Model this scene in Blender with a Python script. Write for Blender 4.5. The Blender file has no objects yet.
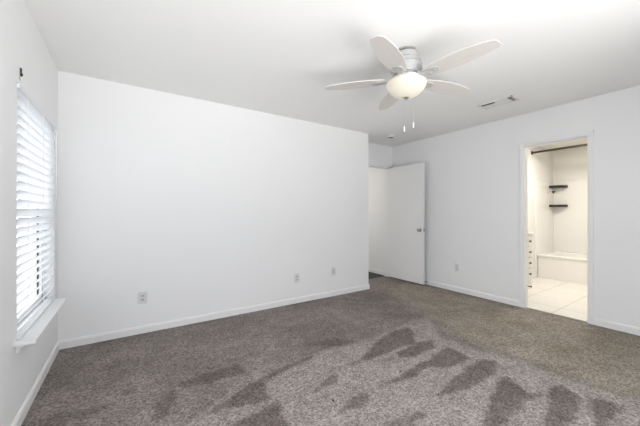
import bpy, bmesh, math, random
import numpy as np
from mathutils import Vector, Matrix

random.seed(7)
S = bpy.context.scene
COL = S.collection
R = math.radians
PI = math.pi

# ------------------------------------------------------------------ camera
TH = 0.58342
FPX = 288.79
CH = 1.1937
cam_data = bpy.data.cameras.new('camera')
cam_data.sensor_fit = 'HORIZONTAL'
cam_data.sensor_width = 36.0
cam_data.lens = FPX / 640 * 36.0
cam_data.clip_start = 0.02
cam = bpy.data.objects.new('camera', cam_data)
cam.location = (0, 0, CH)
cam.rotation_euler = (PI / 2, 0, -TH)
COL.objects.link(cam)
S.camera = cam

# ------------------------------------------------------------------ world, daylight through the window and added openings, exposure
W = bpy.data.worlds.new('world')
S.world = W
W.use_nodes = True
bg = W.node_tree.nodes['Background']
# overcast sky; strong glow from below is added to lift the ceiling
wn = W.node_tree
wt = wn.nodes.new('ShaderNodeTexCoord')
ws = wn.nodes.new('ShaderNodeSeparateXYZ')
wr = wn.nodes.new('ShaderNodeValToRGB')
wr.color_ramp.elements[0].position = 0.34
wr.color_ramp.elements[0].color = (2.05, 2.05, 2.05, 1)
wr.color_ramp.elements[1].position = 0.44
wr.color_ramp.elements[1].color = (0.58, 0.60, 0.63, 1)
wm = wn.nodes.new('ShaderNodeMapRange')
wm.inputs['From Min'].default_value = -1.0
wm.inputs['From Max'].default_value = 1.0
wn.links.new(wt.outputs['Generated'], ws.inputs[0])
wn.links.new(ws.outputs['Z'], wm.inputs['Value'])
wn.links.new(wm.outputs['Result'], wr.inputs['Fac'])
wn.links.new(wr.outputs['Color'], bg.inputs['Color'])
bg.inputs['Strength'].default_value = 4.1

S.view_settings.view_transform = 'Standard'
S.view_settings.look = 'None'
S.view_settings.gamma = 1.0
S.view_settings.exposure = 0.0
S.view_settings.use_curve_mapping = False


def area(name, loc, rot, sx, sy, power, color=(1, 1, 1), portal=False):
    l = bpy.data.lights.new(name, 'AREA')
    l.shape = 'RECTANGLE'
    l.size = sx
    l.size_y = sy
    l.energy = power
    l.color = color
    if portal:
        l.cycles.is_portal = True
    o = bpy.data.objects.new(name, l)
    o.location = loc
    o.rotation_euler = rot
    COL.objects.link(o)
    return o


# daylight portals in the blind's window and two added unseen openings (they only steer the sky's light)
area('window_daylight_portal', (-0.70, 2.74, 1.20), (0, -PI / 2, 0), 1.5, 1.0, 1, portal=True)
area('added_side_portal', (-0.70, 0.625, 1.20), (0, -PI / 2, 0), 2.3, 2.15, 1, portal=True)
area('added_front_portal', (1.20, -0.75, 1.22), (PI / 2, 0, 0), 2.4, 2.3, 1, portal=True)
# ceiling lamps of the bathroom and of the hall, both out of sight
area('bathroom_lamp', (5.5, 1.45, 2.40), (0, 0, 0), 0.5, 0.5, 31, (1.0, 0.96, 0.90))
area('hall_lamp', (3.3, 5.6, 2.40), (0, 0, 0), 0.3, 0.3, 24, (1.0, 0.96, 0.9))

# ------------------------------------------------------------------ room measures
H = 2.44
XL, XR, YB, XO, YA, YF = -0.521, 4.152, 3.370, 3.138, 3.800, -0.62
WT = 0.12


CARPET_A, CARPET_B = (0.205, 0.181, 0.168), (0.268, 0.240, 0.225)
CARPET_LIGHT = (0.318, 0.286, 0.270)
CARPET_TAN_A, CARPET_TAN_B = (0.258, 0.222, 0.182), (0.325, 0.288, 0.246)
SLAT_TILT = 54.0
FAN_ANGLE = -11.4
FAN_PITCH = -6.0

# where the carpet pile was brushed, vacuumed or worn, on the floor plane (metres)
DARK = [
    (1, [(0.381, 1.801), (0.664, 1.938), (0.8, 1.987), (1.016, 2.027), (1.212, 2.054), (1.328, 2.04), (1.206, 2.007), (0.996, 1.968), (0.811, 1.917), (0.756, 1.807), (0.764, 1.703), (0.58, 1.756)]),
    (1, [(0.783, 1.679), (0.745, 1.406), (0.492, 1.536), (0.444, 1.605), (0.498, 1.626)]),
    (0.75, [(0.283, 2.24), (0.517, 2.264), (0.725, 2.274), (0.742, 2.04), (0.685, 2.11), (0.486, 2.13), (0.311, 2.155)]),
    (0.8, [(0.989, 1.617), (1.119, 1.693), (1.259, 1.743), (1.254, 1.644), (1.108, 1.63)]),
    (1, [(1.53, 1.766), (1.808, 1.902), (2.11, 2.006), (2.422, 2.019), (2.367, 1.887), (2.193, 1.73), (1.974, 1.755), (1.672, 1.741)]),
    (0.7, [(1.232, 1.805), (1.571, 1.781), (1.569, 1.752)]),
    (1, [(1.906, 1.697), (2.201, 1.734), (2.364, 1.671), (2.256, 1.577), (1.992, 1.57), (1.846, 1.621)]),
    (0.6, [(1.674, 1.699), (1.849, 1.678), (1.778, 1.63), (1.656, 1.651)]),
    (1, [(1.441, 1.427), (1.721, 1.459), (2.045, 1.487), (2.376, 1.517), (2.353, 1.35), (2.334, 1.295), (2.064, 1.318), (1.933, 1.405), (1.671, 1.384)]),
    (1, [(1.654, 1.145), (1.93, 1.199), (2.292, 1.248), (2.418, 1.225), (2.466, 1.143), (2.255, 1.074), (1.95, 1.087), (1.753, 1.12)]),
    (1.1, [(1.556, 0.823), (1.638, 0.842), (1.943, 0.944), (2.229, 1.024), (2.302, 1.001), (2.199, 0.817), (2.287, 0.777), (2.073, 0.804), (1.717, 0.79), (1.623, 0.778)]),
    (1.1, [(1.844, 0.636), (1.927, 0.655), (2.169, 0.72), (2.386, 0.783), (2.506, 0.747), (2.436, 0.622), (2.307, 0.594), (2.027, 0.59), (1.925, 0.583)]),
    (0.9, [(2.101, 0.469), (2.175, 0.495), (2.466, 0.606), (2.517, 0.554), (2.546, 0.44), (2.356, 0.466), (2.135, 0.447)]),
    (0.8, [(1.129, 1.133), (1.195, 1.166), (1.314, 1.147), (1.464, 1.124), (1.458, 1.074), (1.321, 1.062), (1.232, 1.048)]),
    (0.9, [(1.018, 1.366), (1.153, 1.422), (1.328, 1.477), (1.291, 1.355), (1.149, 1.353)]),
    (0.55, [(-0.34, 2.213), (-0.251, 2.261), (-0.093, 2.214), (-0.189, 2.134)]),
    (0.5, [(-0.082, 2.332), (0.006, 2.356), (-0.007, 2.268)]),
    (0.6, [(0.13, 2.074), (0.244, 2.181), (0.255, 2.067), (0.156, 1.881), (0.114, 1.909)]),
    (0.5, [(-0.422, 2.212), (-0.348, 2.307), (-0.266, 2.242), (-0.317, 2.105)]),
    (0.5, [(1.269, 2.281), (1.64, 2.222), (1.791, 2.014), (1.485, 2.091)]),
    (0.45, [(0.432, 3.353), (0.819, 3.392), (0.732, 3.261)]),
    (0.5, [(2.467, 1.473), (2.506, 1.306), (2.598, 1.291), (2.609, 1.455)]),
]
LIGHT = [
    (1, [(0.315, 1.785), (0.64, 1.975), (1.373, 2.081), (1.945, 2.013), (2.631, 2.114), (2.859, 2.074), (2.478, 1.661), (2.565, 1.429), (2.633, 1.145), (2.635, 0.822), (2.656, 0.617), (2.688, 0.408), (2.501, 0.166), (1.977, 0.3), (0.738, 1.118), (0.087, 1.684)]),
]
TAN = [
    (1, [(4.006, 3.071), (4.126, 0.627), (4.266, -0.011), (2.648, -0.007), (2.716, 0.413), (2.687, 0.624), (2.668, 0.832), (2.67, 1.161), (2.65, 1.574), (2.928, 2.106), (3.089, 2.694), (3.503, 3.483)]),
]
SPOT = [
    (1, [(1.702, 1.49), (1.716, 1.481), (1.7, 1.467), (1.686, 1.477)]),
    (1, [(1.084, 1.498), (1.096, 1.49), (1.082, 1.472), (1.07, 1.48)]),
    (1, [(1.694, 1.163), (1.707, 1.154), (1.689, 1.142), (1.677, 1.151)]),
    (1, [(1.701, 0.921), (1.716, 0.911), (1.7, 0.903), (1.686, 0.913)]),
]

# ------------------------------------------------------------------ materials
def principled(name, col, rough=0.6, metal=0.0, spec=None):
    m = bpy.data.materials.new(name)
    m.use_nodes = True
    n = m.node_tree.nodes['Principled BSDF']
    n.inputs['Base Color'].default_value = (*col, 1)
    n.inputs['Roughness'].default_value = rough
    n.inputs['Metallic'].default_value = metal
    if spec is not None:
        n.inputs['Specular IOR Level'].default_value = spec
    return m


def nd(m, t, **kw):
    n = m.node_tree.nodes.new(t)
    for k, v in kw.items():
        setattr(n, k, v)
    return n


def lk(m, a, b):
    m.node_tree.links.new(a, b)


def coords(m):
    return nd(m, 'ShaderNodeTexCoord').outputs['Object']


def noise(m, scale, detail=2.0, rough=0.5):
    n = nd(m, 'ShaderNodeTexNoise')
    n.inputs['Scale'].default_value = scale
    n.inputs['Detail'].default_value = detail
    n.inputs['Roughness'].default_value = rough
    lk(m, coords(m), n.inputs['Vector'])
    return n.outputs['Fac']


def mixcol(m, fac, a, b, blend='MIX'):
    n = nd(m, 'ShaderNodeMix', data_type='RGBA', blend_type=blend)
    for sock, v in ((n.inputs[0], fac), (n.inputs[6], a), (n.inputs[7], b)):
        if isinstance(v, (int, float)):
            sock.default_value = v
        elif isinstance(v, tuple):
            sock.default_value = (*v, 1)
        else:
            lk(m, v, sock)
    return n.outputs[2]


def ramp(m, fac, p0, p1):
    n = nd(m, 'ShaderNodeMapRange')
    n.inputs['From Min'].default_value = p0
    n.inputs['From Max'].default_value = p1
    lk(m, fac, n.inputs['Value'])
    return n.outputs['Result']


def bump(m, h, strength, dist):
    b = nd(m, 'ShaderNodeBump')
    b.inputs['Strength'].default_value = strength
    b.inputs['Distance'].default_value = dist
    lk(m, h, b.inputs['Height'])
    lk(m, b.outputs['Normal'], m.node_tree.nodes['Principled BSDF'].inputs['Normal'])


def paint(name, col, rough=0.55, tex=0.15):
    m = principled(name, col, rough, spec=0.25)
    b = m.node_tree.nodes['Principled BSDF']
    c2 = tuple(x * 0.975 for x in col)
    lk(m, mixcol(m, noise(m, 2.2, 3), col, c2), b.inputs['Base Color'])
    bump(m, noise(m, 160, 2), tex, 0.0015)
    return m


M = {}
M['wall'] = paint('wall_paint', (0.885, 0.885, 0.885))
M['ceiling'] = paint('ceiling_paint', (0.92, 0.92, 0.91), 0.8, 0.3)
M['trim'] = paint('trim_gloss_paint', (0.88, 0.88, 0.875), 0.3, 0.03)
M['door'] = paint('door_paint', (0.86, 0.86, 0.86), 0.35, 0.03)
M['bath_wall'] = paint('bathroom_paint', (0.83, 0.81, 0.765), 0.5)
M['plastic'] = paint('ivory_plastic', (0.74, 0.74, 0.735), 0.3, 0.0)
M['socket'] = paint('socket_face_plastic', (0.60, 0.60, 0.60), 0.35, 0.0)
M['dark'] = principled('dark_slot', (0.03, 0.03, 0.03), 0.6)
M['vent_dark'] = principled('duct_dark', (0.06, 0.058, 0.055), 0.8)
M['vent'] = paint('vent_enamel', (0.80, 0.79, 0.77), 0.4, 0.0)
M['grille'] = principled('grey_grille', (0.16, 0.16, 0.155), 0.6)
M['nickel'] = principled('brushed_nickel', (0.62, 0.60, 0.56), 0.28, 1.0)
M['bronze'] = principled('oil_rubbed_bronze', (0.018, 0.015, 0.012), 0.4, 0.0)
M['brass'] = principled('aged_brass_knob', (0.42, 0.38, 0.30), 0.3, 1.0)
M['fan_white'] = paint('fan_white_enamel', (0.50, 0.50, 0.50), 0.35, 0.0)
M['rubber'] = principled('black_rubber', (0.02, 0.02, 0.02), 0.7)
M['cabinet'] = paint('cabinet_paint', (0.83, 0.81, 0.76), 0.35, 0.0)
M['counter'] = paint('cultured_marble', (0.85, 0.83, 0.78), 0.2, 0.0)
M['tub'] = principled('tub_enamel', (0.87, 0.85, 0.81), 0.12)
M['chain'] = principled('pull_chain_metal', (0.75, 0.74, 0.70), 0.3, 0.8)
M['pull'] = principled('white_pull', (0.9, 0.9, 0.88), 0.3)
M['post'] = principled('dark_weathered_metal', (0.05, 0.055, 0.06), 0.6)
M['concrete'] = paint('pale_concrete', (0.55, 0.54, 0.52), 0.9, 0.2)
M['frame'] = principled('window_vinyl', (0.8, 0.8, 0.8), 0.35)

# fan blades: whitewashed wood with a faint grain
m = principled('whitewashed_blade', (0.74, 0.69, 0.65), 0.45)
mp = nd(m, 'ShaderNodeMapping')
mp.inputs['Scale'].default_value = (3, 60, 60)
lk(m, coords(m), mp.inputs['Vector'])
nz = nd(m, 'ShaderNodeTexNoise')
nz.inputs['Scale'].default_value = 1.0
nz.inputs['Detail'].default_value = 3
lk(m, mp.outputs['Vector'], nz.inputs['Vector'])
lk(m, mixcol(m, nz.outputs['Fac'], (0.64, 0.60, 0.565), (0.73, 0.70, 0.67)), m.node_tree.nodes['Principled BSDF'].inputs['Base Color'])
M['blade'] = m

# frosted lamp bowl, lit from inside
m = principled('frosted_glass_bowl', (0.62, 0.58, 0.49), 0.3)
b = m.node_tree.nodes['Principled BSDF']
lw = nd(m, 'ShaderNodeLayerWeight')
lw.inputs['Blend'].default_value = 0.35
lk(m, mixcol(m, noise(m, 9, 2), (1.0, 0.90, 0.70), (1.0, 0.94, 0.80)), b.inputs['Emission Color'])
b.inputs['Emission Strength'].default_value = 0.26
M['bowl'] = m

# blind slats: white, letting some daylight through
m = bpy.data.materials.new('white_blind_slat')
m.use_nodes = True
nt = m.node_tree
nt.nodes.remove(nt.nodes['Principled BSDF'])
df = nd(m, 'ShaderNodeBsdfDiffuse')
tl = nd(m, 'ShaderNodeBsdfTranslucent')
df.inputs['Color'].default_value = (0.88, 0.89, 0.90, 1)
tl.inputs['Color'].default_value = (0.92, 0.93, 0.94, 1)
mx = nd(m, 'ShaderNodeMixShader')
mx.inputs[0].default_value = 0.72
lk(m, df.outputs[0], mx.inputs[1])
lk(m, tl.outputs[0], mx.inputs[2])
lk(m, mx.outputs[0], nt.nodes['Material Output'].inputs['Surface'])
M['slat'] = m

# clear window glass
m = bpy.data.materials.new('window_glass')
m.use_nodes = True
nt = m.node_tree
nt.nodes.remove(nt.nodes['Principled BSDF'])
tr = nd(m, 'ShaderNodeBsdfTransparent')
gl = nd(m, 'ShaderNodeBsdfGlossy')
gl.inputs['Roughness'].default_value = 0.02
mx = nd(m, 'ShaderNodeMixShader')
mx.inputs[0].default_value = 0.06
lk(m, tr.outputs[0], mx.inputs[1])
lk(m, gl.outputs[0], mx.inputs[2])
lk(m, mx.outputs[0], nt.nodes['Material Output'].inputs['Surface'])
M['glass'] = m

# bathroom floor tile
m = principled('cream_floor_tile', (0.8, 0.76, 0.68), 0.25)
b = m.node_tree.nodes['Principled BSDF']
br = nd(m, 'ShaderNodeTexBrick')
br.offset = 0.0
br.squash = 1.0
br.inputs['Scale'].default_value = 1.0
br.inputs['Brick Width'].default_value = 0.45
br.inputs['Row Height'].default_value = 0.45
br.inputs['Mortar Size'].default_value = 0.006
br.inputs['Mortar'].default_value = (0.62, 0.57, 0.48, 1)
lk(m, coords(m), br.inputs['Vector'])
tc = mixcol(m, noise(m, 5, 5, 0.65), (0.80, 0.765, 0.70), (0.87, 0.85, 0.80))
lk(m, tc, br.inputs['Color1'])
lk(m, tc, br.inputs['Color2'])
lk(m, br.outputs['Color'], b.inputs['Base Color'])
M['tile'] = m

# carpet: speckled cut pile; the 'pile' attribute says which way the pile was brushed (r), how worn and tan it is (g),
# where it was freshly vacuumed (b)
m = principled('cut_pile_carpet', (0.2, 0.18, 0.17), 0.95, spec=0.05)
b = m.node_tree.nodes['Principled BSDF']
at = nd(m, 'ShaderNodeAttribute', attribute_name='pile')
sp = nd(m, 'ShaderNodeSeparateColor')
lk(m, at.outputs['Color'], sp.inputs[0])
base = mixcol(m, ramp(m, noise(m, 1.6, 3), 0.35, 0.65), CARPET_A, CARPET_B)
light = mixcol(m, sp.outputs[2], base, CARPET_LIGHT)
tan = mixcol(m, sp.outputs[1], light, mixcol(m, ramp(m, noise(m, 3.0, 3), 0.3, 0.7), CARPET_TAN_A, CARPET_TAN_B))
drk = mixcol(m, sp.outputs[0], tan, (0.54, 0.522, 0.512), 'MULTIPLY')
blot = mixcol(m, ramp(m, noise(m, 7, 4, 0.6), 0.35, 0.65), (0.88, 0.88, 0.88), (1.10, 1.10, 1.10))
c1 = mixcol(m, 1.0, drk, blot, 'MULTIPLY')
vo = nd(m, 'ShaderNodeTexVoronoi')
vo.inputs['Scale'].default_value = 115
lk(m, coords(m), vo.inputs['Vector'])
vs_ = nd(m, 'ShaderNodeSeparateColor')
lk(m, vo.outputs['Color'], vs_.inputs[0])
tuft = mixcol(m, vs_.outputs[0], (0.58, 0.57, 0.56), (1.40, 1.40, 1.40))
clump = mixcol(m, ramp(m, noise(m, 45, 3, 0.7), 0.35, 0.65), (0.84, 0.84, 0.835), (1.18, 1.18, 1.18))
spk = mixcol(m, 1.0, tuft, clump, 'MULTIPLY')
c2 = mixcol(m, 1.0, c1, spk, 'MULTIPLY')
spot = mixcol(m, ramp(m, at.outputs['Alpha'], 0.2, 0.8), (0.015, 0.012, 0.01), c2)
lk(m, spot, b.inputs['Base Color'])
bump(m, noise(m, 150, 2, 0.6), 0.35, 0.006)
M['carpet'] = m
M['hall_floor'] = paint('dark_hall_carpet', (0.05, 0.047, 0.044), 0.95, 0.5)
nzh = noise(M['hall_floor'], 60, 3)
lk(M['hall_floor'], mixcol(M['hall_floor'], nzh, (0.025, 0.024, 0.022), (0.09, 0.085, 0.08)), M['hall_floor'].node_tree.nodes['Principled BSDF'].inputs['Base Color'])


# ------------------------------------------------------------------ mesh helpers
def box(bm, x0, x1, y0, y1, z0, z1, bev=0.0, mat=None):
    """mat: optional Matrix applied to the box"""
    vs = [bm.verts.new((x, y, z)) for x in (x0, x1) for y in (y0, y1) for z in (z0, z1)]
    fs = [(0, 1, 3, 2), (4, 6, 7, 5), (0, 4, 5, 1), (2, 3, 7, 6), (0, 2, 6, 4), (1, 5, 7, 3)]
    faces = [bm.faces.new([vs[i] for i in f]) for f in fs]
    geo = vs
    if bev:
        es = list({e for f in faces for e in f.edges})
        r = bmesh.ops.bevel(bm, geom=es, offset=bev, segments=2, affect='EDGES', profile=0.5)
        geo = list({v for f in r['faces'] for v in f.verts} | {v for v in vs if v.is_valid})
    if mat is not None:
        for v in geo:
            v.co = mat @ v.co
    return geo


def prism(bm, prof, a, b, axis):
    """extrude the closed 2D profile along axis 0/1/2 from a to b"""
    def P(p, t):
        if axis == 0:
            return (t, p[0], p[1])
        if axis == 1:
            return (p[0], t, p[1])
        return (p[0], p[1], t)
    A = [bm.verts.new(P(p, a)) for p in prof]
    B = [bm.verts.new(P(p, b)) for p in prof]
    n = len(prof)
    bm.faces.new(A)
    bm.faces.new(B[::-1])
    for i in range(n):
        bm.faces.new((A[i], B[i], B[(i + 1) % n], A[(i + 1) % n]))


def lathe(bm, prof, n=32, mat=None):
    """prof: (r, z) list"""
    rings = []
    for r, z in prof:
        if r < 1e-6:
            rings.append([bm.verts.new((0, 0, z))])
        else:
            rings.append([bm.verts.new((r * math.cos(2 * PI * k / n), r * math.sin(2 * PI * k / n), z)) for k in range(n)])
    new = [v for g in rings for v in g]
    for g, h in zip(rings, rings[1:]):
        for k in range(n):
            k2 = (k + 1) % n
            if len(g) == 1 and len(h) > 1:
                bm.faces.new((g[0], h[k], h[k2]))
            elif len(h) == 1 and len(g) > 1:
                bm.faces.new((g[k], h[0], g[k2]))
            elif len(g) > 1:
                bm.faces.new((g[k], h[k], h[k2], g[k2]))
    if mat is not None:
        for v in new:
            v.co = mat @ v.co


def tube(bm, p, q, r, n=12):
    p, q = Vector(p), Vector(q)
    d = q - p
    mt = Matrix.Translation(p) @ d.to_track_quat('Z', 'Y').to_matrix().to_4x4()
    lathe(bm, [(0, 0), (r, 0), (r, d.length), (0, d.length)], n, mt)


def obj(name, bm, mat, parent=None, smooth=False, loc=None):
    bmesh.ops.recalc_face_normals(bm, faces=bm.faces)
    me = bpy.data.meshes.new(name)
    bm.to_mesh(me)
    bm.free()
    me.materials.append(mat)
    if smooth:
        me.polygons.foreach_set('use_smooth', [True] * len(me.polygons))
        try:
            me.set_sharp_from_angle(angle=R(35))
        except Exception:
            pass
    o = bpy.data.objects.new(name, me)
    COL.objects.link(o)
    if parent:
        o.parent = parent
    if loc:
        o.location = loc
    return o


def NB():
    return bmesh.new()


def thing(name, label, cat, loc=(0, 0, 0), rot=(0, 0, 0), group=None):
    o = bpy.data.objects.new(name, None)
    o.empty_display_size = 0.1
    COL.objects.link(o)
    o.location = loc
    o.rotation_euler = rot
    o['label'] = label
    o['category'] = cat
    if group:
        o['group'] = group
    return o


def tag(o, label, cat, group=None):
    o['label'] = label
    o['category'] = cat
    if group:
        o['group'] = group
    return o


def struct(name, bm, mat, label=None, smooth=False):
    o = obj(name, bm, mat, None, smooth)
    o['kind'] = 'structure'
    if label:
        o['label'] = label
    return o


def copy_tree(o, parent=None):
    c = o.copy()
    COL.objects.link(c)
    if parent:
        c.parent = parent
    for ch in list(o.children):
        copy_tree(ch, c)
    return c

# ------------------------------------------------------------------ the room shell
# carpeted floor: a fine grid carrying the pile attribute
def blur(a, k):
    for _ in range(k):
        p = np.pad(a, 1, mode='edge')
        a = (p[1:-1, 1:-1] * 4 + p[:-2, 1:-1] * 2 + p[2:, 1:-1] * 2 + p[1:-1, :-2] * 2 + p[1:-1, 2:] * 2
             + p[:-2, :-2] + p[2:, :-2] + p[:-2, 2:] + p[2:, 2:]) / 16
    return a


def raster(polys, GX, GY, one_way=True):
    out = np.zeros(GX.shape)
    for w, P in polys:
        ins = np.zeros(GX.shape, bool)
        n = len(P)
        for i in range(n):
            x0, y0 = P[i]
            x1, y1 = P[(i + 1) % n]
            if y0 == y1:
                continue
            cond = ((GY > min(y0, y1)) & (GY <= max(y0, y1)))
            xi = x0 + (GY - y0) / (y1 - y0) * (x1 - x0)
            ins ^= cond & (GX < xi)
        out = np.maximum(out, ins * w)
    return out


STEP = 0.0125
gx0, gx1, gy0, gy1 = XL, XR + 0.06, YF, YA + 0.07
nx, ny = int((gx1 - gx0) / STEP) + 1, int((gy1 - gy0) / STEP) + 1
xs, ys = np.linspace(gx0, gx1, nx), np.linspace(gy0, gy1, ny)
GX, GY = np.meshgrid(xs, ys)
rng = np.random.default_rng(3)
wob = blur(rng.normal(size=GX.shape), 6)
wob /= wob.std()
wob2 = blur(rng.normal(size=GX.shape), 6)
wob2 /= wob2.std()
JX = GX + wob * 0.005 + rng.normal(size=GX.shape) * 0.006
JY = GY + wob2 * 0.005 + rng.normal(size=GX.shape) * 0.006
dark_a = np.clip(blur(raster(DARK, JX, JY), 1), 0, 1)
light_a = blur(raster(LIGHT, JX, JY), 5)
tan_a = blur(raster(TAN, GX, GY), 60)
spot_a = 1 - np.clip(blur(raster(SPOT, GX, GY), 0), 0, 1)
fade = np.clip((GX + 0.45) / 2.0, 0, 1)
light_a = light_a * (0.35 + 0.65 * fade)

bm = NB()
me = bpy.data.meshes.new('floor')
verts = np.zeros((nx * ny, 3))
verts[:, 0] = GX.ravel()
verts[:, 1] = GY.ravel()
verts[:, 2] = 0.0
idx = np.arange(nx * ny).reshape(ny, nx)
quads = np.stack([idx[:-1, :-1], idx[:-1, 1:], idx[1:, 1:], idx[1:, :-1]], -1).reshape(-1, 4)
# leave out the part under the closet-side block left of the alcove
cxm = verts[quads].mean(1)
keep = ~((cxm[:, 0] < XO - 0.01) & (cxm[:, 1] > YB + 0.02))
keep &= ~((cxm[:, 0] > XR + 0.005) & ((cxm[:, 1] < 1.03) | (cxm[:, 1] > 1.585)))
quads = quads[keep]
me.from_pydata(verts.tolist(), [], quads.tolist())
ca = me.color_attributes.new('pile', 'FLOAT_COLOR', 'POINT')
ca.data.foreach_set('color', np.stack([dark_a, tan_a, light_a, spot_a], -1).reshape(-1).astype(np.float32))
me.materials.append(M['carpet'])
floor = bpy.data.objects.new('floor', me)
COL.objects.link(floor)
floor['kind'] = 'structure'
floor['label'] = 'worn grey brown cut pile carpet with vacuum marks'
bm.free()

bm = NB()
box(bm, XL - 0.3, 8.0, YF - 0.3, 7.2, -0.12, -0.012)
struct('floor_slab', bm, M['concrete'])

bm = NB()
box(bm, XL - WT, XR + 0.06, YF - WT, YA + 0.06, H, H + 0.1)
struct('ceiling', bm, M['ceiling'], 'flat white painted ceiling')


def wall_x(name, x0, x1, y0, y1, hole=None, mat='wall', label=None, z1=H):
    """wall slab whose faces look along X; hole = (ya, yb, za, zb)"""
    bm = NB()
    if hole is None:
        box(bm, x0, x1, y0, y1, 0, z1)
    else:
        ya, yb, za, zb = hole
        box(bm, x0, x1, y0, ya, 0, z1)
        box(bm, x0, x1, yb, y1, 0, z1)
        box(bm, x0, x1, ya, yb, zb, z1)
        if za > 0:
            box(bm, x0, x1, ya, yb, 0, za)
    return struct(name, bm, M[mat], label)


def wall_y(name, y0, y1, x0, x1, hole=None, mat='wall', label=None, z1=H):
    bm = NB()
    if hole is None:
        box(bm, x0, x1, y0, y1, 0, z1)
    else:
        xa, xb, za, zb = hole
        box(bm, x0, xa, y0, y1, 0, z1)
        box(bm, xb, x1, y0, y1, 0, z1)
        box(bm, xa, xb, y0, y1, zb, z1)
        if za > 0:
            box(bm, xa, xb, y0, y1, 0, za)
    return struct(name, bm, M[mat], label)


WY0, WY1, WZ0, WZ1 = 2.262, 3.215, 0.485, 1.922          # window opening
DY0, DY1, DZ = 1.014, 1.622, 2.030                       # bathroom doorway
EX0, EX1 = 3.215, 4.040                                  # bedroom door opening
SY0, SY1, SZ0, SZ1 = -0.45, 1.70, 0.06, 2.32                                      # added unseen window nearer the viewer, for more light
bm = NB()
for y0, y1, z0, z1 in ((YF - WT, SY0, 0, H), (SY1, WY0, 0, H), (WY1, YB, 0, H), (SY0, SY1, 0, SZ0), (SY0, SY1, SZ1, H),
                       (WY0, WY1, 0, WZ0), (WY0, WY1, WZ1, H)):
    box(bm, XL - WT, XL, y0, y1, z0, z1)
struct('wall_left', bm, M['wall'], 'white wall with the window')
wall_y('wall_back', YB, YA, XL - WT, XO, label='long plain white wall')
RT = 0.10
wall_x('wall_right', XR, XR + RT, YF - WT, YA + WT, (DY0, DY1, 0, DZ), label='white wall with the bathroom doorway')
wall_y('wall_entry', YA, YA + WT, XO - 0.3, XR, (EX0, EX1, 0, 2.035), label='short white wall above the bedroom door')
wall_y('wall_front', YF - WT, YF, XL, XR, (0.0, 2.4, 0.10, 2.34), label='white wall behind the viewer')  # the opening is added, to let in daylight from behind the viewer


# baseboards with a rounded top edge
def base_prof(s):
    h, t = 0.074, 0.013
    return [(0, 0), (s * t, 0), (s * t, h - 0.016), (s * t * 0.75, h - 0.012), (s * t * 0.75, h - 0.006), (s * t * 0.4, h), (0, h)]


def baseboard_x(name, x, s, y0, y1):
    bm = NB()
    prism(bm, [(x + a, z) for a, z in base_prof(s)], y0, y1, 1)
    return struct(name, bm, M['trim'])


def baseboard_y(name, y, s, x0, x1):
    bm = NB()
    prism(bm, [(y + a, z) for a, z in base_prof(s)], x0, x1, 0)
    return struct(name, bm, M['trim'])


baseboard_x('baseboard_left', XL, 1, SY1 + 0.01, YB - 0.013)
baseboard_y('baseboard_back', YB, -1, XL, XO + 0.013)
baseboard_x('baseboard_corner', XO, 1, YB, YA)
CY0, CY1 = 0.966, 1.668                                  # outer edges of the bathroom casing
bb = NB()
for a, b_ in ((YF, CY0), (CY1, YA)):
    prism(bb, [(XR + q, z) for q, z in base_prof(-1)], a, b_, 1)
struct('baseboard_right', bb, M['trim'])

# ------------------------------------------------------------------ window in the left wall
def make_window(name, y0_, y1_, z0_, z1_, label):
    win = bpy.data.objects.new(name, None)
    COL.objects.link(win)
    win.location = (XL - 0.09, (y0_ + y1_) / 2, z0_)
    win['kind'] = 'structure'
    win['label'] = label
    wy, wh = (y1_ - y0_) / 2, z1_ - z0_
    bm = NB()
    for y0, y1, z0, z1 in ((-wy, -wy + 0.05, 0, wh), (wy - 0.05, wy, 0, wh), (-wy, wy, 0, 0.05), (-wy, wy, wh - 0.03, wh)):
        box(bm, -0.03, 0.025, y0, y1, z0, z1, 0.004)
    obj('window_frame', bm, M['frame'], win)
    bm = NB()
    box(bm, -0.025, 0.02, -wy + 0.05, wy - 0.05, wh / 2 - 0.02, wh / 2 + 0.02, 0.004)
    obj('meeting_rail', bm, M['frame'], win)
    for z0, z1 in ((0.05, wh / 2 - 0.02), (wh / 2 + 0.02, wh - 0.03)):
        bm = NB()
        box(bm, -0.003, 0.003, -wy + 0.05, wy - 0.05, z0, z1)
        gp = obj('glass_pane', bm, M['glass'], win)
        bm = NB()
        for s in (-1, 1):
            a, c_ = sorted((s * (wy - 0.051), s * (wy - 0.0555)))
            box(bm, -0.004, 0.006, a, c_, z0, z1)
        obj('glazing_seal', bm, M['post'], gp)


make_window('window_1', WY0, WY1, WZ0, WZ1, 'single hung window with white frame behind blinds')
make_window('added_window', SY0, SY1, SZ0, SZ1, 'added unseen tall window in the left wall nearer the viewer')  # added out of view to brighten the right wall and ceiling

# sill with its apron moulding
bm = NB()
box(bm, XL - WT + 0.06, XL, WY0, WY1, WZ0 - 0.002, WZ0 + 0.004)
box(bm, XL, XL + 0.088, WY0 - 0.055, WY1 - 0.045, WZ0 - 0.016, WZ0 + 0.004, 0.003)
struct('trim_sill', bm, M['trim'], 'white window sill ledge under the blinds')
bm = NB()
prism(bm, [(XL, WZ0 - 0.016), (XL + 0.036, WZ0 - 0.016), (XL + 0.033, WZ0 - 0.028), (XL + 0.020, WZ0 - 0.042),
           (XL + 0.013, WZ0 - 0.060), (XL, WZ0 - 0.066)], WY0 - 0.02, WY1 - 0.07, 1)
struct('trim_apron', bm, M['trim'])

# ------------------------------------------------------------------ casings and door frames
def casing_prof(t=0.016, w=0.058):
    # (across, out): inner edge at 0
    return [(0, 0), (0, t * 0.6), (w * 0.18, t * 0.62), (w * 0.3, t * 0.85), (w * 0.8, t), (w, t * 0.9), (w, 0)]


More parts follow.
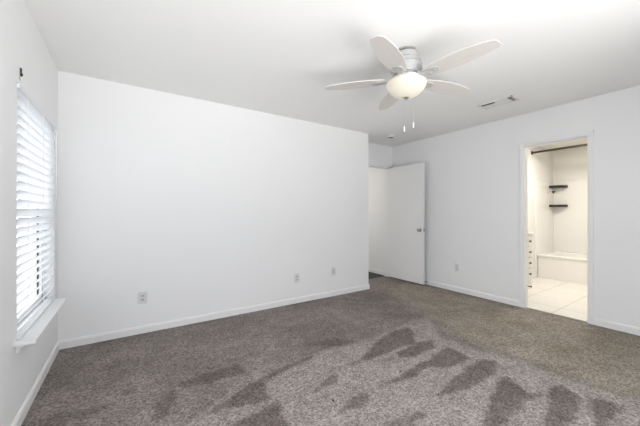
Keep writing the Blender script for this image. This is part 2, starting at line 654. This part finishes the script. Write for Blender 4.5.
bm = NB()
inL, inR, top = CY1 - 0.050, CY0 + 0.050, 2.085
for p0, s in ((inL, 1), (inR, -1)):
    prism(bm, [(XR - o, p0 + s * a) for a, o in casing_prof(w=0.050)], 0, top, 2)
prism(bm, [(XR - o, (top - 0.050) + a) for a, o in casing_prof(w=0.050)], inR - 0.050, inL + 0.050, 1)
struct('trim_bathroom_casing', bm, M['trim'], 'white casing around the bathroom doorway')
bm = NB()
box(bm, XR, XR + RT, DY1 - 0.002, DY1 + 0.002, 0, DZ)
box(bm, XR, XR + RT, DY0 - 0.002, DY0 + 0.002, 0, DZ)
box(bm, XR, XR + RT, DY0, DY1, DZ - 0.002, DZ + 0.002)
for y0, y1 in ((DY1 - 0.003, DY1), (DY0, DY0 + 0.012)):
    box(bm, XR + 0.045, XR + 0.08, y0, y1, 0, DZ)
box(bm, XR + 0.045, XR + 0.08, DY0, DY1, DZ - 0.012, DZ)
struct('trim_bathroom_jamb', bm, M['trim'])

bm = NB()
prism(bm, [(EX1 + a, YA - o) for a, o in casing_prof()], 0, 2.093, 2)
prism(bm, [(EX0 - a, YA - o) for a, o in casing_prof()], 0, 2.093, 2)
prism(bm, [(YA - o, 2.035 + a) for a, o in casing_prof()], EX0 - 0.058, EX1 + 0.058, 0)
struct('trim_entry_casing', bm, M['trim'], 'white casing over the bedroom door opening')
bm = NB()
box(bm, EX1 - 0.004, EX1, YA, YA + WT, 0, 2.035)
box(bm, EX0, EX0 + 0.004, YA, YA + WT, 0, 2.035)
box(bm, EX0, EX1, YA, YA + WT, 2.031, 2.035)
struct('trim_entry_jamb', bm, M['trim'])

# bedroom door, swung open against the right wall (origin on its hinge line)
door = bpy.data.objects.new('door_1', None)
COL.objects.link(door)
door.location = (4.032, YA - 0.022, 0.0)
door.rotation_euler = (0, 0, R(1.0))
door['kind'] = 'structure'
door['label'] = 'plain white slab door standing open beside the right wall'
bm = NB()
box(bm, -0.036, -0.001, -0.768, -0.002, 0.022, 2.022, 0.002)
obj('door_leaf', bm, M['door'], door)
for side, name in ((-1, 'knob'), (1, 'knob')):
    bm = NB()
    x = -0.036 if side < 0 else -0.001
    mt = Matrix.Translation((x, -0.705, 1.0 - 0.085)) @ Matrix.Rotation(side * PI / 2, 4, 'Y')
    lathe(bm, [(0, 0), (0.032, 0), (0.032, 0.004), (0.026, 0.009), (0.012, 0.012), (0.011, 0.028), (0.020, 0.034),
               (0.027, 0.045), (0.026, 0.055), (0.018, 0.063), (0, 0.065)], 24, mt)
    k = obj(name, bm, M['brass'], door, True)
    k['label'] = 'round brass coloured door knob'
bm = NB()
box(bm, -0.030, -0.007, -0.7695, -0.7678, 0.915 - 0.028, 0.915 + 0.028)
box(bm, -0.026, -0.012, -0.778, -0.769, 0.915 - 0.008, 0.915 + 0.008)
obj('latch', bm, M['brass'], door)
for z in (0.25, 1.05, 1.80):
    bm = NB()
    tube(bm, (0.004, 0.006, z - 0.045), (0.004, 0.006, z + 0.045), 0.006)
    box(bm, -0.033, 0.003, -0.0022, 0.0, z - 0.044, z + 0.044)
    obj('hinge', bm, M['nickel'], door)

# ------------------------------------------------------------------ the hall behind the door
wall_x('wall_hall_right', 4.085, 4.185, YA + WT, 7.0, label='white hall wall seen past the open door')
wall_x('wall_hall_left', 2.70, 2.80, YA + WT, 7.0)
wall_y('wall_hall_end', 7.0, 7.1, 2.70, 4.185)
baseboard_x('baseboard_hall', 4.085, -1, YA + WT, 7.0)
bm = NB()
box(bm, 2.8, 4.085, YA + 0.07, 7.0, -0.01, 0.0)
struct('floor_hall', bm, M['hall_floor'], 'dark floor of the hall past the bedroom door')
bm = NB()
box(bm, 2.7, 4.185, YA + 0.06, 7.1, H, H + 0.1)
struct('ceiling_hall', bm, M['ceiling'])

# ------------------------------------------------------------------ the bathroom shell
BX0, BX1, BY0, BY1, TX = XR + RT, 7.10, 0.55, 2.26, 6.30
wall_y('wall_bathroom_left', BY1, BY1 + 0.1, BX0, BX1 + 0.1, mat='bath_wall', label='cream bathroom wall over the vanity')
wall_y('wall_bathroom_right', BY0 - 0.1, BY0, BX0, BX1 + 0.1, mat='bath_wall')
wall_x('wall_bathroom_back', BX1, BX1 + 0.1, BY0, BY1, mat='bath_wall', label='cream bathroom wall behind the tub')
wall_x('wall_bathroom_door_side', BX0, BX0 + 0.006, BY0, BY1, (DY0, DY1, 0, DZ), mat='bath_wall')
bm = NB()
box(bm, BX0 - 0.06, BX1, BY0, BY1, -0.01, 0.003)
struct('floor_bathroom', bm, M['tile'], 'cream square tiles on the bathroom floor')
bm = NB()
box(bm, BX0, BX1 + 0.1, BY0 - 0.1, BY1 + 0.1, H, H + 0.1)
struct('ceiling_bathroom', bm, M['bath_wall'])

# ground outside
bm = NB()
box(bm, -9, XL - WT - 0.01, -6, 14, -0.25, -0.15)
struct('ground', bm, M['concrete'])

# ------------------------------------------------------------------ window blind
NS = 27
bx = XL - 0.010
blind = thing('window_blind', 'white horizontal slat blind lowered over the window', 'blind', (bx, (WY0 + WY1) / 2, WZ0 + 0.006))
hw = (WY1 - WY0) / 2 - 0.004
hh = WZ1 - WZ0 - 0.012
bm = NB()
box(bm, -0.020, 0.022, -hw, hw, hh - 0.026, hh, 0.002)
obj('headrail', bm, M['frame'], blind)
bm = NB()
z_lo, z_hi = 0.026, hh - 0.040
al, sw = R(SLAT_TILT), 0.0285
for k in range(NS):
    z = z_lo + (z_hi - z_lo) * k / (NS - 1)
    pts = []
    for u in (-1, -0.5, 0, 0.5, 1):
        crown = 0.003 * (1 - u * u)
        pts.append((u * sw * math.cos(al) - crown * math.sin(al), z + u * sw * math.sin(al) + crown * math.cos(al)))
    tk = 0.0026
    lo = [(x + tk * math.sin(al), zz - tk * math.cos(al)) for x, zz in pts]
    prism(bm, pts + lo[::-1], -hw + 0.002, hw - 0.002, 1)
obj('slats', bm, M['slat'], blind)
bm = NB()
box(bm, -0.026, 0.026, -hw, hw, 0, 0.012, 0.003)
obj('bottom_rail', bm, M['trim'], blind)
for y in (-hw + 0.13, 0.02, hw - 0.13):
    bm = NB()
    for x in (-0.0285, 0.0285):
        tube(bm, (x, y, 0.01), (x, y, hh - 0.04), 0.0009, 6)
    obj('ladder_cord', bm, M['trim'], blind)
bm = NB()
tube(bm, (0.040, hw - 0.08, hh - 0.62), (0.036, hw - 0.08, hh - 0.05), 0.004, 8)
obj('tilt_wand', bm, M['frame'], blind)

# small dark bracket left on the wall over the window corner
t = thing('curtain_bracket', 'small dark metal bracket on the wall over the window corner', 'bracket', (XL, 2.313, 1.985))
bm = NB()
box(bm, 0, 0.003, -0.011, 0.011, -0.036, 0.034, 0.001)
obj('back_plate', bm, M['nickel'], t)
bm = NB()
box(bm, 0.003, 0.009, -0.007, 0.007, -0.012, 0.034, 0.002)
box(bm, 0.009, 0.013, -0.005, 0.005, -0.010, 0.004, 0.001)
obj('hook_arm', bm, M['bronze'], t)

# ------------------------------------------------------------------ ceiling fan
FX, FY = 1.776, 1.488
fan = thing('ceiling_fan', 'white five blade ceiling fan with a lit frosted bowl', 'ceiling fan', (FX, FY, H))
bm = NB()
lathe(bm, [(0, 0), (0.074, 0), (0.074, -0.010), (0.068, -0.016), (0.050, -0.018), (0.050, -0.030)], 40)
obj('ceiling_canopy', bm, M['nickel'], fan, True)
bm = NB()
lathe(bm, [(0, -0.026), (0.078, -0.026), (0.086, -0.032), (0.088, -0.050), (0.096, -0.056), (0.099, -0.078), (0.093, -0.081), (0.093, -0.086), (0.108, -0.089), (0.112, -0.112), (0.105, -0.115), (0.105, -0.120),
           (0.118, -0.123), (0.119, -0.150), (0.112, -0.160), (0.098, -0.172), (0.092, -0.184), (0, -0.186)], 48)
obj('motor_housing', bm, M['fan_white'], fan, True)
bm = NB()
lathe(bm, [(0, -0.184), (0.078, -0.184), (0.080, -0.206), (0.088, -0.212), (0.110, -0.216), (0.116, -0.228), (0.118, -0.240), (0, -0.240)], 48)
obj('switch_housing', bm, M['fan_white'], fan, True)
bm = NB()
lathe(bm, [(0.117, -0.222), (0.128, -0.224), (0.133, -0.232), (0.130, -0.240), (0.118, -0.242)], 48)
o = obj('fitter_ring', bm, M['nickel'], fan, True)
bm = NB()
pr = [(0.118, -0.240), (0.140, -0.243), (0.149, -0.251), (0.150, -0.260), (0.144, -0.280), (0.128, -0.306), (0.100, -0.332),
      (0.062, -0.351), (0.022, -0.359), (0, -0.360)]
lathe(bm, pr, 48)
bw = obj('lamp_bowl', bm, M['bowl'], fan, True)
bw['label'] = 'lit cream frosted glass bowl'
bm = NB()
lathe(bm, [(0, -0.3585), (0.022, -0.359), (0.023, -0.364), (0.016, -0.368), (0.008, -0.374), (0, -0.375)], 20)
obj('finial', bm, M['nickel'], fan, True)

BLZ = -0.222
proto = None
for k in range(5):
    ang = R(FAN_ANGLE + 72 * k)
    mt = Matrix.Rotation(ang, 4, 'Z') @ Matrix.Translation((0, 0, BLZ)) @ Matrix.Rotation(R(FAN_PITCH), 4, 'X')
    # blade outline: narrow root, wide outer third, round tip
    N = 40
    top_, bot_ = [], []
    for i in range(N + 1):
        u = i / N
        x = 0.155 + 0.490 * u
        w = np.interp(u, [0, 0.05, 0.2, 0.45, 0.65, 0.85, 0.95, 0.985, 1.0], [0.036, 0.050, 0.064, 0.073, 0.069, 0.053, 0.040, 0.030, 0.014])
        w = float(w) * 1.10
        top_.append((x, w))
        bot_.append((x, -w))
    outl = top_ + bot_[::-1][1:]
    bm = NB()
    prism(bm, outl, -0.003, 0.003, 2)
    bl = obj('blade', bm, M['blade'], fan)
    bl.matrix_local = mt
    bm = NB()
    # iron: arm from the motor and the pad under the blade
    prism(bm, [(0.085, 0.020), (0.130, 0.014), (0.165, 0.020), (0.190, 0.034), (0.225, 0.036), (0.250, 0.022), (0.256, 0.0),
               (0.250, -0.022), (0.225, -0.036), (0.190, -0.034), (0.165, -0.020), (0.130, -0.014), (0.085, -0.020)], -0.010, -0.003, 2)
    box(bm, 0.070, 0.120, -0.018, 0.018, -0.008, 0.022, 0.004)
    ir = obj('blade_iron', bm, M['fan_white'], bl)
    for x, y in ((0.195, 0.02), (0.195, -0.02), (0.235, 0.0)):
        bm = NB()
        lathe(bm, [(0, -0.0135), (0.004, -0.0130), (0.006, -0.0105), (0.006, -0.0098), (0, -0.0098)], 10, Matrix.Translation((x, y, 0)))
        obj('screw', bm, M['nickel'], ir, True)
for (dx, dy, L, z0) in ((0.107, 0.109, 0.534, -0.21), (0.145, 0.048, 0.510, -0.21)):
    bm = NB()
    tube(bm, (dx, dy, -0.214), (dx, dy, -L), 0.0014, 6)
    tube(bm, (dx * 0.5, dy * 0.5, -0.200), (dx, dy, -0.214), 0.0025, 6)
    ch = obj('pull_chain', bm, M['chain'], fan)
    bm = NB()
    lathe(bm, [(0, -L + 0.002), (0.003, -L), (0.0055, -L - 0.008), (0.0055, -L - 0.040), (0.003, -L - 0.046), (0, -L - 0.047)], 12,
          Matrix.Translation((dx, dy, 0)))
    obj('pull_handle', bm, M['pull'], ch, True)

# ------------------------------------------------------------------ ceiling vent
vent = thing('ceiling_vent', 'white rectangular ceiling air register near the right wall', 'vent', (3.470, 1.610, H))
vent.rotation_euler = (0, 0, 0)
lx, ly = 0.100, 0.185
bm = NB()
for x0, x1, y0, y1 in ((-lx, -lx + 0.022, -ly, ly), (lx - 0.022, lx, -ly, ly), (-lx, lx, -ly, -ly + 0.022), (-lx, lx, ly - 0.022, ly)):
    box(bm, x0, x1, y0, y1, -0.009, 0, 0.002)
obj('frame', bm, M['vent'], vent)
bm = NB()
box(bm, -lx + 0.018, lx - 0.018, -ly + 0.018, ly - 0.018, -0.0012, -0.0002)
obj('duct_opening', bm, M['vent_dark'], vent)
bm = NB()
# long curved louvers; the first slot stays open along half its length
for k in range(9):
    x = -0.066 + k * 0.0172
    mt = Matrix.Translation((x, 0, -0.0075)) @ Matrix.Rotation(R(24), 4, 'Y')
    box(bm, -0.0105, 0.0105, -0.120, 0.012 if k < 3 else 0.162, -0.0005, 0.0005, 0, mt)
for k in range(2):
    mt = Matrix.Translation((0.012, -0.136 - k * 0.020, -0.0075)) @ Matrix.Rotation(R(24), 4, 'X')
    box(bm, -0.070, 0.066, -0.0108, 0.0108, -0.0005, 0.0005, 0, mt)
obj('louvers', bm, M['vent'], vent)
bm = NB()
box(bm, -0.006, 0.006, -0.150, -0.134, -0.022, -0.009, 0.001)
obj('damper_lever', bm, M['nickel'], vent)

# ------------------------------------------------------------------ smoke detector
sd = thing('smoke_detector', 'round white smoke detector on the ceiling near the bedroom door', 'smoke detector', (3.49, 3.225, H))
bm = NB()
lathe(bm, [(0, 0), (0.072, 0), (0.072, -0.008), (0.066, -0.010), (0, -0.010)], 36)
obj('mounting_base', bm, M['plastic'], sd, True)
bm = NB()
lathe(bm, [(0.060, -0.010), (0.064, -0.014), (0.062, -0.030), (0.052, -0.040), (0.036, -0.042)], 36)
obj('cover', bm, M['plastic'], sd, True)
bm = NB()
lathe(bm, [(0.036, -0.042), (0.033, -0.039), (0, -0.039)], 28)
obj('sensor_grille', bm, M['grille'], sd, True)

# ------------------------------------------------------------------ wall plates
def plate_bm(w=0.036, h=0.0585):
    bm = NB()
    box(bm, -w, w, 0, 0.0055, -h, h, 0.0025)
    return bm


def outlet(label, loc, rz, wide=0.036):
    """plate face looks along local +Y"""
    t = thing('wall_outlet', label, 'outlet', loc, (0, 0, rz), 'outlets low on the walls')
    obj('cover_plate', plate_bm(wide), M['plastic'], t)
    for z in (0.0195, -0.0195):
        bm = NB()
        prof = [(0.0165 * math.cos(a), 0.0140 * max(-0.85, min(0.85, math.sin(a) * 1.15)) + z) for a in [2 * PI * q / 24 for q in range(24)]]
        prism(bm, prof, 0.005, 0.0070, 1)
        s = obj('socket', bm, M['socket'], t)
        bm = NB()
        for x in (-0.0062, 0.0062):
            box(bm, x - 0.0012, x + 0.0012, 0.0068, 0.0073, z - 0.001, z + 0.007)
        lathe(bm, [(0, 0.0068), (0.0024, 0.0068), (0.0024, 0.0073), (0, 0.0073)], 10,
              Matrix.Translation((0, 0, z - 0.007)) @ Matrix.Rotation(-PI / 2, 4, 'X'))
        obj('slots', bm, M['dark'], s)
    bm = NB()
    lathe(bm, [(0, 0.0052), (0.003, 0.0052), (0.0026, 0.0064), (0, 0.0066)], 12, Matrix.Rotation(-PI / 2, 4, 'X'))
    obj('screw', bm, M['nickel'], t, True)
    return t


outlet('white duplex outlet on the long wall nearest the window', (0.110, YB, 0.352), PI, 0.040)
outlet('white duplex outlet midway along the long wall beside a smaller jack plate', (1.858, YB, 0.330), PI)
outlet('white duplex outlet on the right wall between open door and bathroom doorway', (XR, 2.512, 0.368), PI / 2)
t = thing('wall_jack', 'small white cable jack plate low on the long wall near the alcove', 'wall plate', (2.458, YB, 0.352), (0, 0, PI))
obj('cover_plate', plate_bm(0.035, 0.057), M['plastic'], t)
bm = NB()
box(bm, -0.017, 0.017, 0.005, 0.0075, -0.033, 0.033, 0.001)
j = obj('insert', bm, M['socket'], t)
bm = NB()
lathe(bm, [(0, 0.007), (0.0055, 0.007), (0.0055, 0.016), (0.003, 0.016), (0, 0.012)], 14, Matrix.Rotation(-PI / 2, 4, 'X'))
obj('jack', bm, M['nickel'], j, True)

# ------------------------------------------------------------------ door stops
def door_stop(label, loc, rz, length=0.07):
    t = thing('door_stop', label, 'door stop', loc, (0, 0, rz))
    bm = NB()
    pts = []
    lathe(bm, [(0, 0), (0.011, 0), (0.011, 0.004), (0.006, 0.008), (0, 0.008)], 14, Matrix.Rotation(PI / 2, 4, 'X'))
    for q in range(14):
        z = 0.006 + (length - 0.012) * q / 14
        lathe(bm, [(0.0052, z), (0.0066, z + 0.0018), (0.0052, z + 0.0036)], 12, Matrix.Rotation(PI / 2, 4, 'X'))
    tube(bm, (0, -0.004, 0), (0, -length + 0.008, 0), 0.0052, 12)
    obj('spring', bm, M['bronze'], t, True)
    bm = NB()
    lathe(bm, [(0, length - 0.012), (0.0085, length - 0.012), (0.0095, length - 0.004), (0.008, length + 0.004), (0, length + 0.005)], 14,
          Matrix.Rotation(PI / 2, 4, 'X'))
    obj('rubber_tip', bm, M['rubber'], t, True)
    return t


door_stop('dark spring door stop on the baseboard behind the open bedroom door', (XR - 0.013, 3.045, 0.045), -PI / 2, 0.075)

# ------------------------------------------------------------------ bathroom fittings
# vanity with drawers
VX0, VX1, VY0 = 4.37, 4.920, 1.800
van = thing('vanity_cabinet', 'cream bathroom vanity with dark drawer knobs at the doorway edge', 'vanity', (VX0, VY0, 0))
vw, vd = VX1 - VX0, BY1 - VY0 - 0.004
bm = NB()
box(bm, 0.0, vw, 0.02, vd, 0.09, 0.88)
box(bm, 0.0, vw, 0.08, vd, 0.003, 0.09)
obj('body', bm, M['cabinet'], van)
bm = NB()
box(bm, -0.1, vw + 0.012, -0.012, vd - 0.0, 0.88, 0.915, 0.006)
box(bm, -0.1, vw + 0.012, vd - 0.02, vd, 0.915, 1.0, 0.004)
obj('countertop', bm, M['counter'], van)
for z in (0.792, 0.636, 0.480, 0.324):
    bm = NB()
    box(bm, vw - 0.300, vw - 0.012, 0.0, 0.02, z - 0.073, z + 0.073, 0.004)
    d = obj('drawer', bm, M['cabinet'], van)
    bm = NB()
    lathe(bm, [(0, 0), (0.006, 0), (0.006, 0.012), (0.016, 0.018), (0.016, 0.024), (0.008, 0.030), (0, 0.030)], 16,
          Matrix.Translation((vw - 0.150, 0.0, z)) @ Matrix.Rotation(PI / 2, 4, 'X'))
    obj('knob', bm, M['bronze'], d, True)
door_stop('small black tipped stop low on the vanity base in the bathroom', (VX1 - 0.15, VY0 + 0.02, 0.145), 0, 0.05)

# bathtub: rim, basin and apron in one shell
tub = thing('bathtub', 'cream built in bathtub across the bathroom end', 'bathtub', (TX, BY0 + 0.006, 0.003))
tw, tl_ = BX1 - TX - 0.006, BY1 - BY0 - 0.012
th_ = 0.43


def rrect(x0, x1, y0, y1, r, z, n=6):
    out = []
    for cx, cy, a0 in ((x1 - r, y1 - r, 0), (x0 + r, y1 - r, PI / 2), (x0 + r, y0 + r, PI), (x1 - r, y0 + r, 1.5 * PI)):
        for i in range(n + 1):
            a = a0 + PI / 2 * i / n
            out.append((cx + r * math.cos(a), cy + r * math.sin(a), z))
    return out


def loft(bm, loops, cap0=False, cap1=False):
    rs = [[bm.verts.new(p) for p in lp] for lp in loops]
    n = len(rs[0])
    for a, c in zip(rs, rs[1:]):
        for i in range(n):
            bm.faces.new((a[i], a[(i + 1) % n], c[(i + 1) % n], c[i]))
    if cap0:
        bm.faces.new(rs[0][::-1])
    if cap1:
        bm.faces.new(rs[-1])


bm = NB()
loft(bm, [rrect(0.02, tw, 0, tl_, 0.004, 0), rrect(0.02, tw, 0, tl_, 0.004, th_ - 0.05), rrect(0.004, tw, 0, tl_, 0.004, th_ - 0.035), rrect(0, tw, 0, tl_, 0.006, th_ - 0.012),
          rrect(0.010, tw, 0, tl_, 0.008, th_), rrect(0.075, tw - 0.06, 0.07, tl_ - 0.10, 0.12, th_),
          rrect(0.090, tw - 0.075, 0.09, tl_ - 0.12, 0.12, th_ - 0.02), rrect(0.14, tw - 0.12, 0.20, tl_ - 0.17, 0.12, 0.10),
          rrect(0.20, tw - 0.18, 0.27, tl_ - 0.24, 0.10, 0.07)], True, True)
obj('tub_shell', bm, M['tub'], tub, True)
# tub surround: moulded wall panels
bm = NB()
ST = 1.80
box(bm, BX1 - 0.008, BX1, BY0, BY1, th_ + 0.003, ST, 0.002)
box(bm, TX, BX1 - 0.008, BY1 - 0.008, BY1, th_ + 0.003, ST, 0.002)
box(bm, TX, BX1 - 0.008, BY0, BY0 + 0.008, th_ + 0.003, ST, 0.002)
box(bm, TX - 0.07, TX, BY1 - 0.014, BY1, 0.003, ST, 0.004)
struct('trim_tub_surround', bm, M['tub'], 'cream moulded panels around the tub')

# curtain rod
t = thing('shower_rod', 'black shower curtain rod high across the bathroom tub', 'shower rod', (TX - 0.20, BY1, 2.285))
bm = NB()
tube(bm, (0, -0.002, 0), (0, -(BY1 - BY0) + 0.002, 0), 0.019, 16)
obj('rod', bm, M['bronze'], t, True)
for y, s in ((0, 1), (-(BY1 - BY0), -1)):
    bm = NB()
    lathe(bm, [(0, 0), (0.036, 0), (0.036, 0.006), (0.024, 0.016), (0.020, 0.030), (0, 0.030)], 24,
          Matrix.Translation((0, y, 0)) @ Matrix.Rotation(s * PI / 2, 4, 'X'))
    obj('flange', bm, M['bronze'], t, True)


# corner shelves
def corner_shelf(label, z):
    t = thing('corner_shelf', label, 'shelf', (BX1 - 0.008, BY1 - 0.008, z), (0, 0, 0), 'black corner shelves over the tub')
    r = 0.225
    arc = [(-r * math.cos(a), -r * math.sin(a)) for a in [PI / 2 * i / 14 for i in range(15)]]
    bm = NB()
    prism(bm, [(0, 0)] + arc, -0.004, 0.004, 2)
    obj('shelf_plate', bm, M['bronze'], t)
    bm = NB()
    arc2 = [(p[0] * 0.975, p[1] * 0.975) for p in arc]
    for zz in (0.008, 0.017, 0.026, 0.035):
        for p, q in zip(arc, arc[1:]):
            tube(bm, (p[0] * .985, p[1] * .985, zz), (q[0] * .985, q[1] * .985, zz), 0.005, 8)
    for i in (0, 3, 7, 11, 14):
        tube(bm, (arc[i][0] * .985, arc[i][1] * .985, 0), (arc[i][0] * .985, arc[i][1] * .985, 0.036), 0.004, 8)
    obj('guard_rail', bm, M['bronze'], t, True)
    return t


corner_shelf('upper black corner shelf over the bathroom tub', 1.690)
corner_shelf('lower black corner shelf over the bathroom tub', 1.315)
t = thing('shower_spray', 'small dark shower spray on the tub wall below the upper black shelf', 'shower head', (6.80, BY1 - 0.008, 1.60))
bm = NB()
lathe(bm, [(0, 0), (0.026, 0), (0.022, 0.008), (0.008, 0.010), (0, 0.010)], 18, Matrix.Rotation(PI / 2, 4, 'X'))
obj('flange', bm, M['nickel'], t, True)
bm = NB()
tube(bm, (0, -0.005, 0), (0, -0.07, 0.012), 0.008)
obj('arm', bm, M['nickel'], t, True)
bm = NB()
lathe(bm, [(0, 0), (0.010, 0), (0.014, 0.015), (0.030, 0.035), (0.030, 0.042), (0, 0.044)], 18,
      Matrix.Translation((0, -0.068, 0.014)) @ Matrix.Rotation(R(125), 4, 'X'))
obj('spray_head', bm, M['bronze'], t, True)
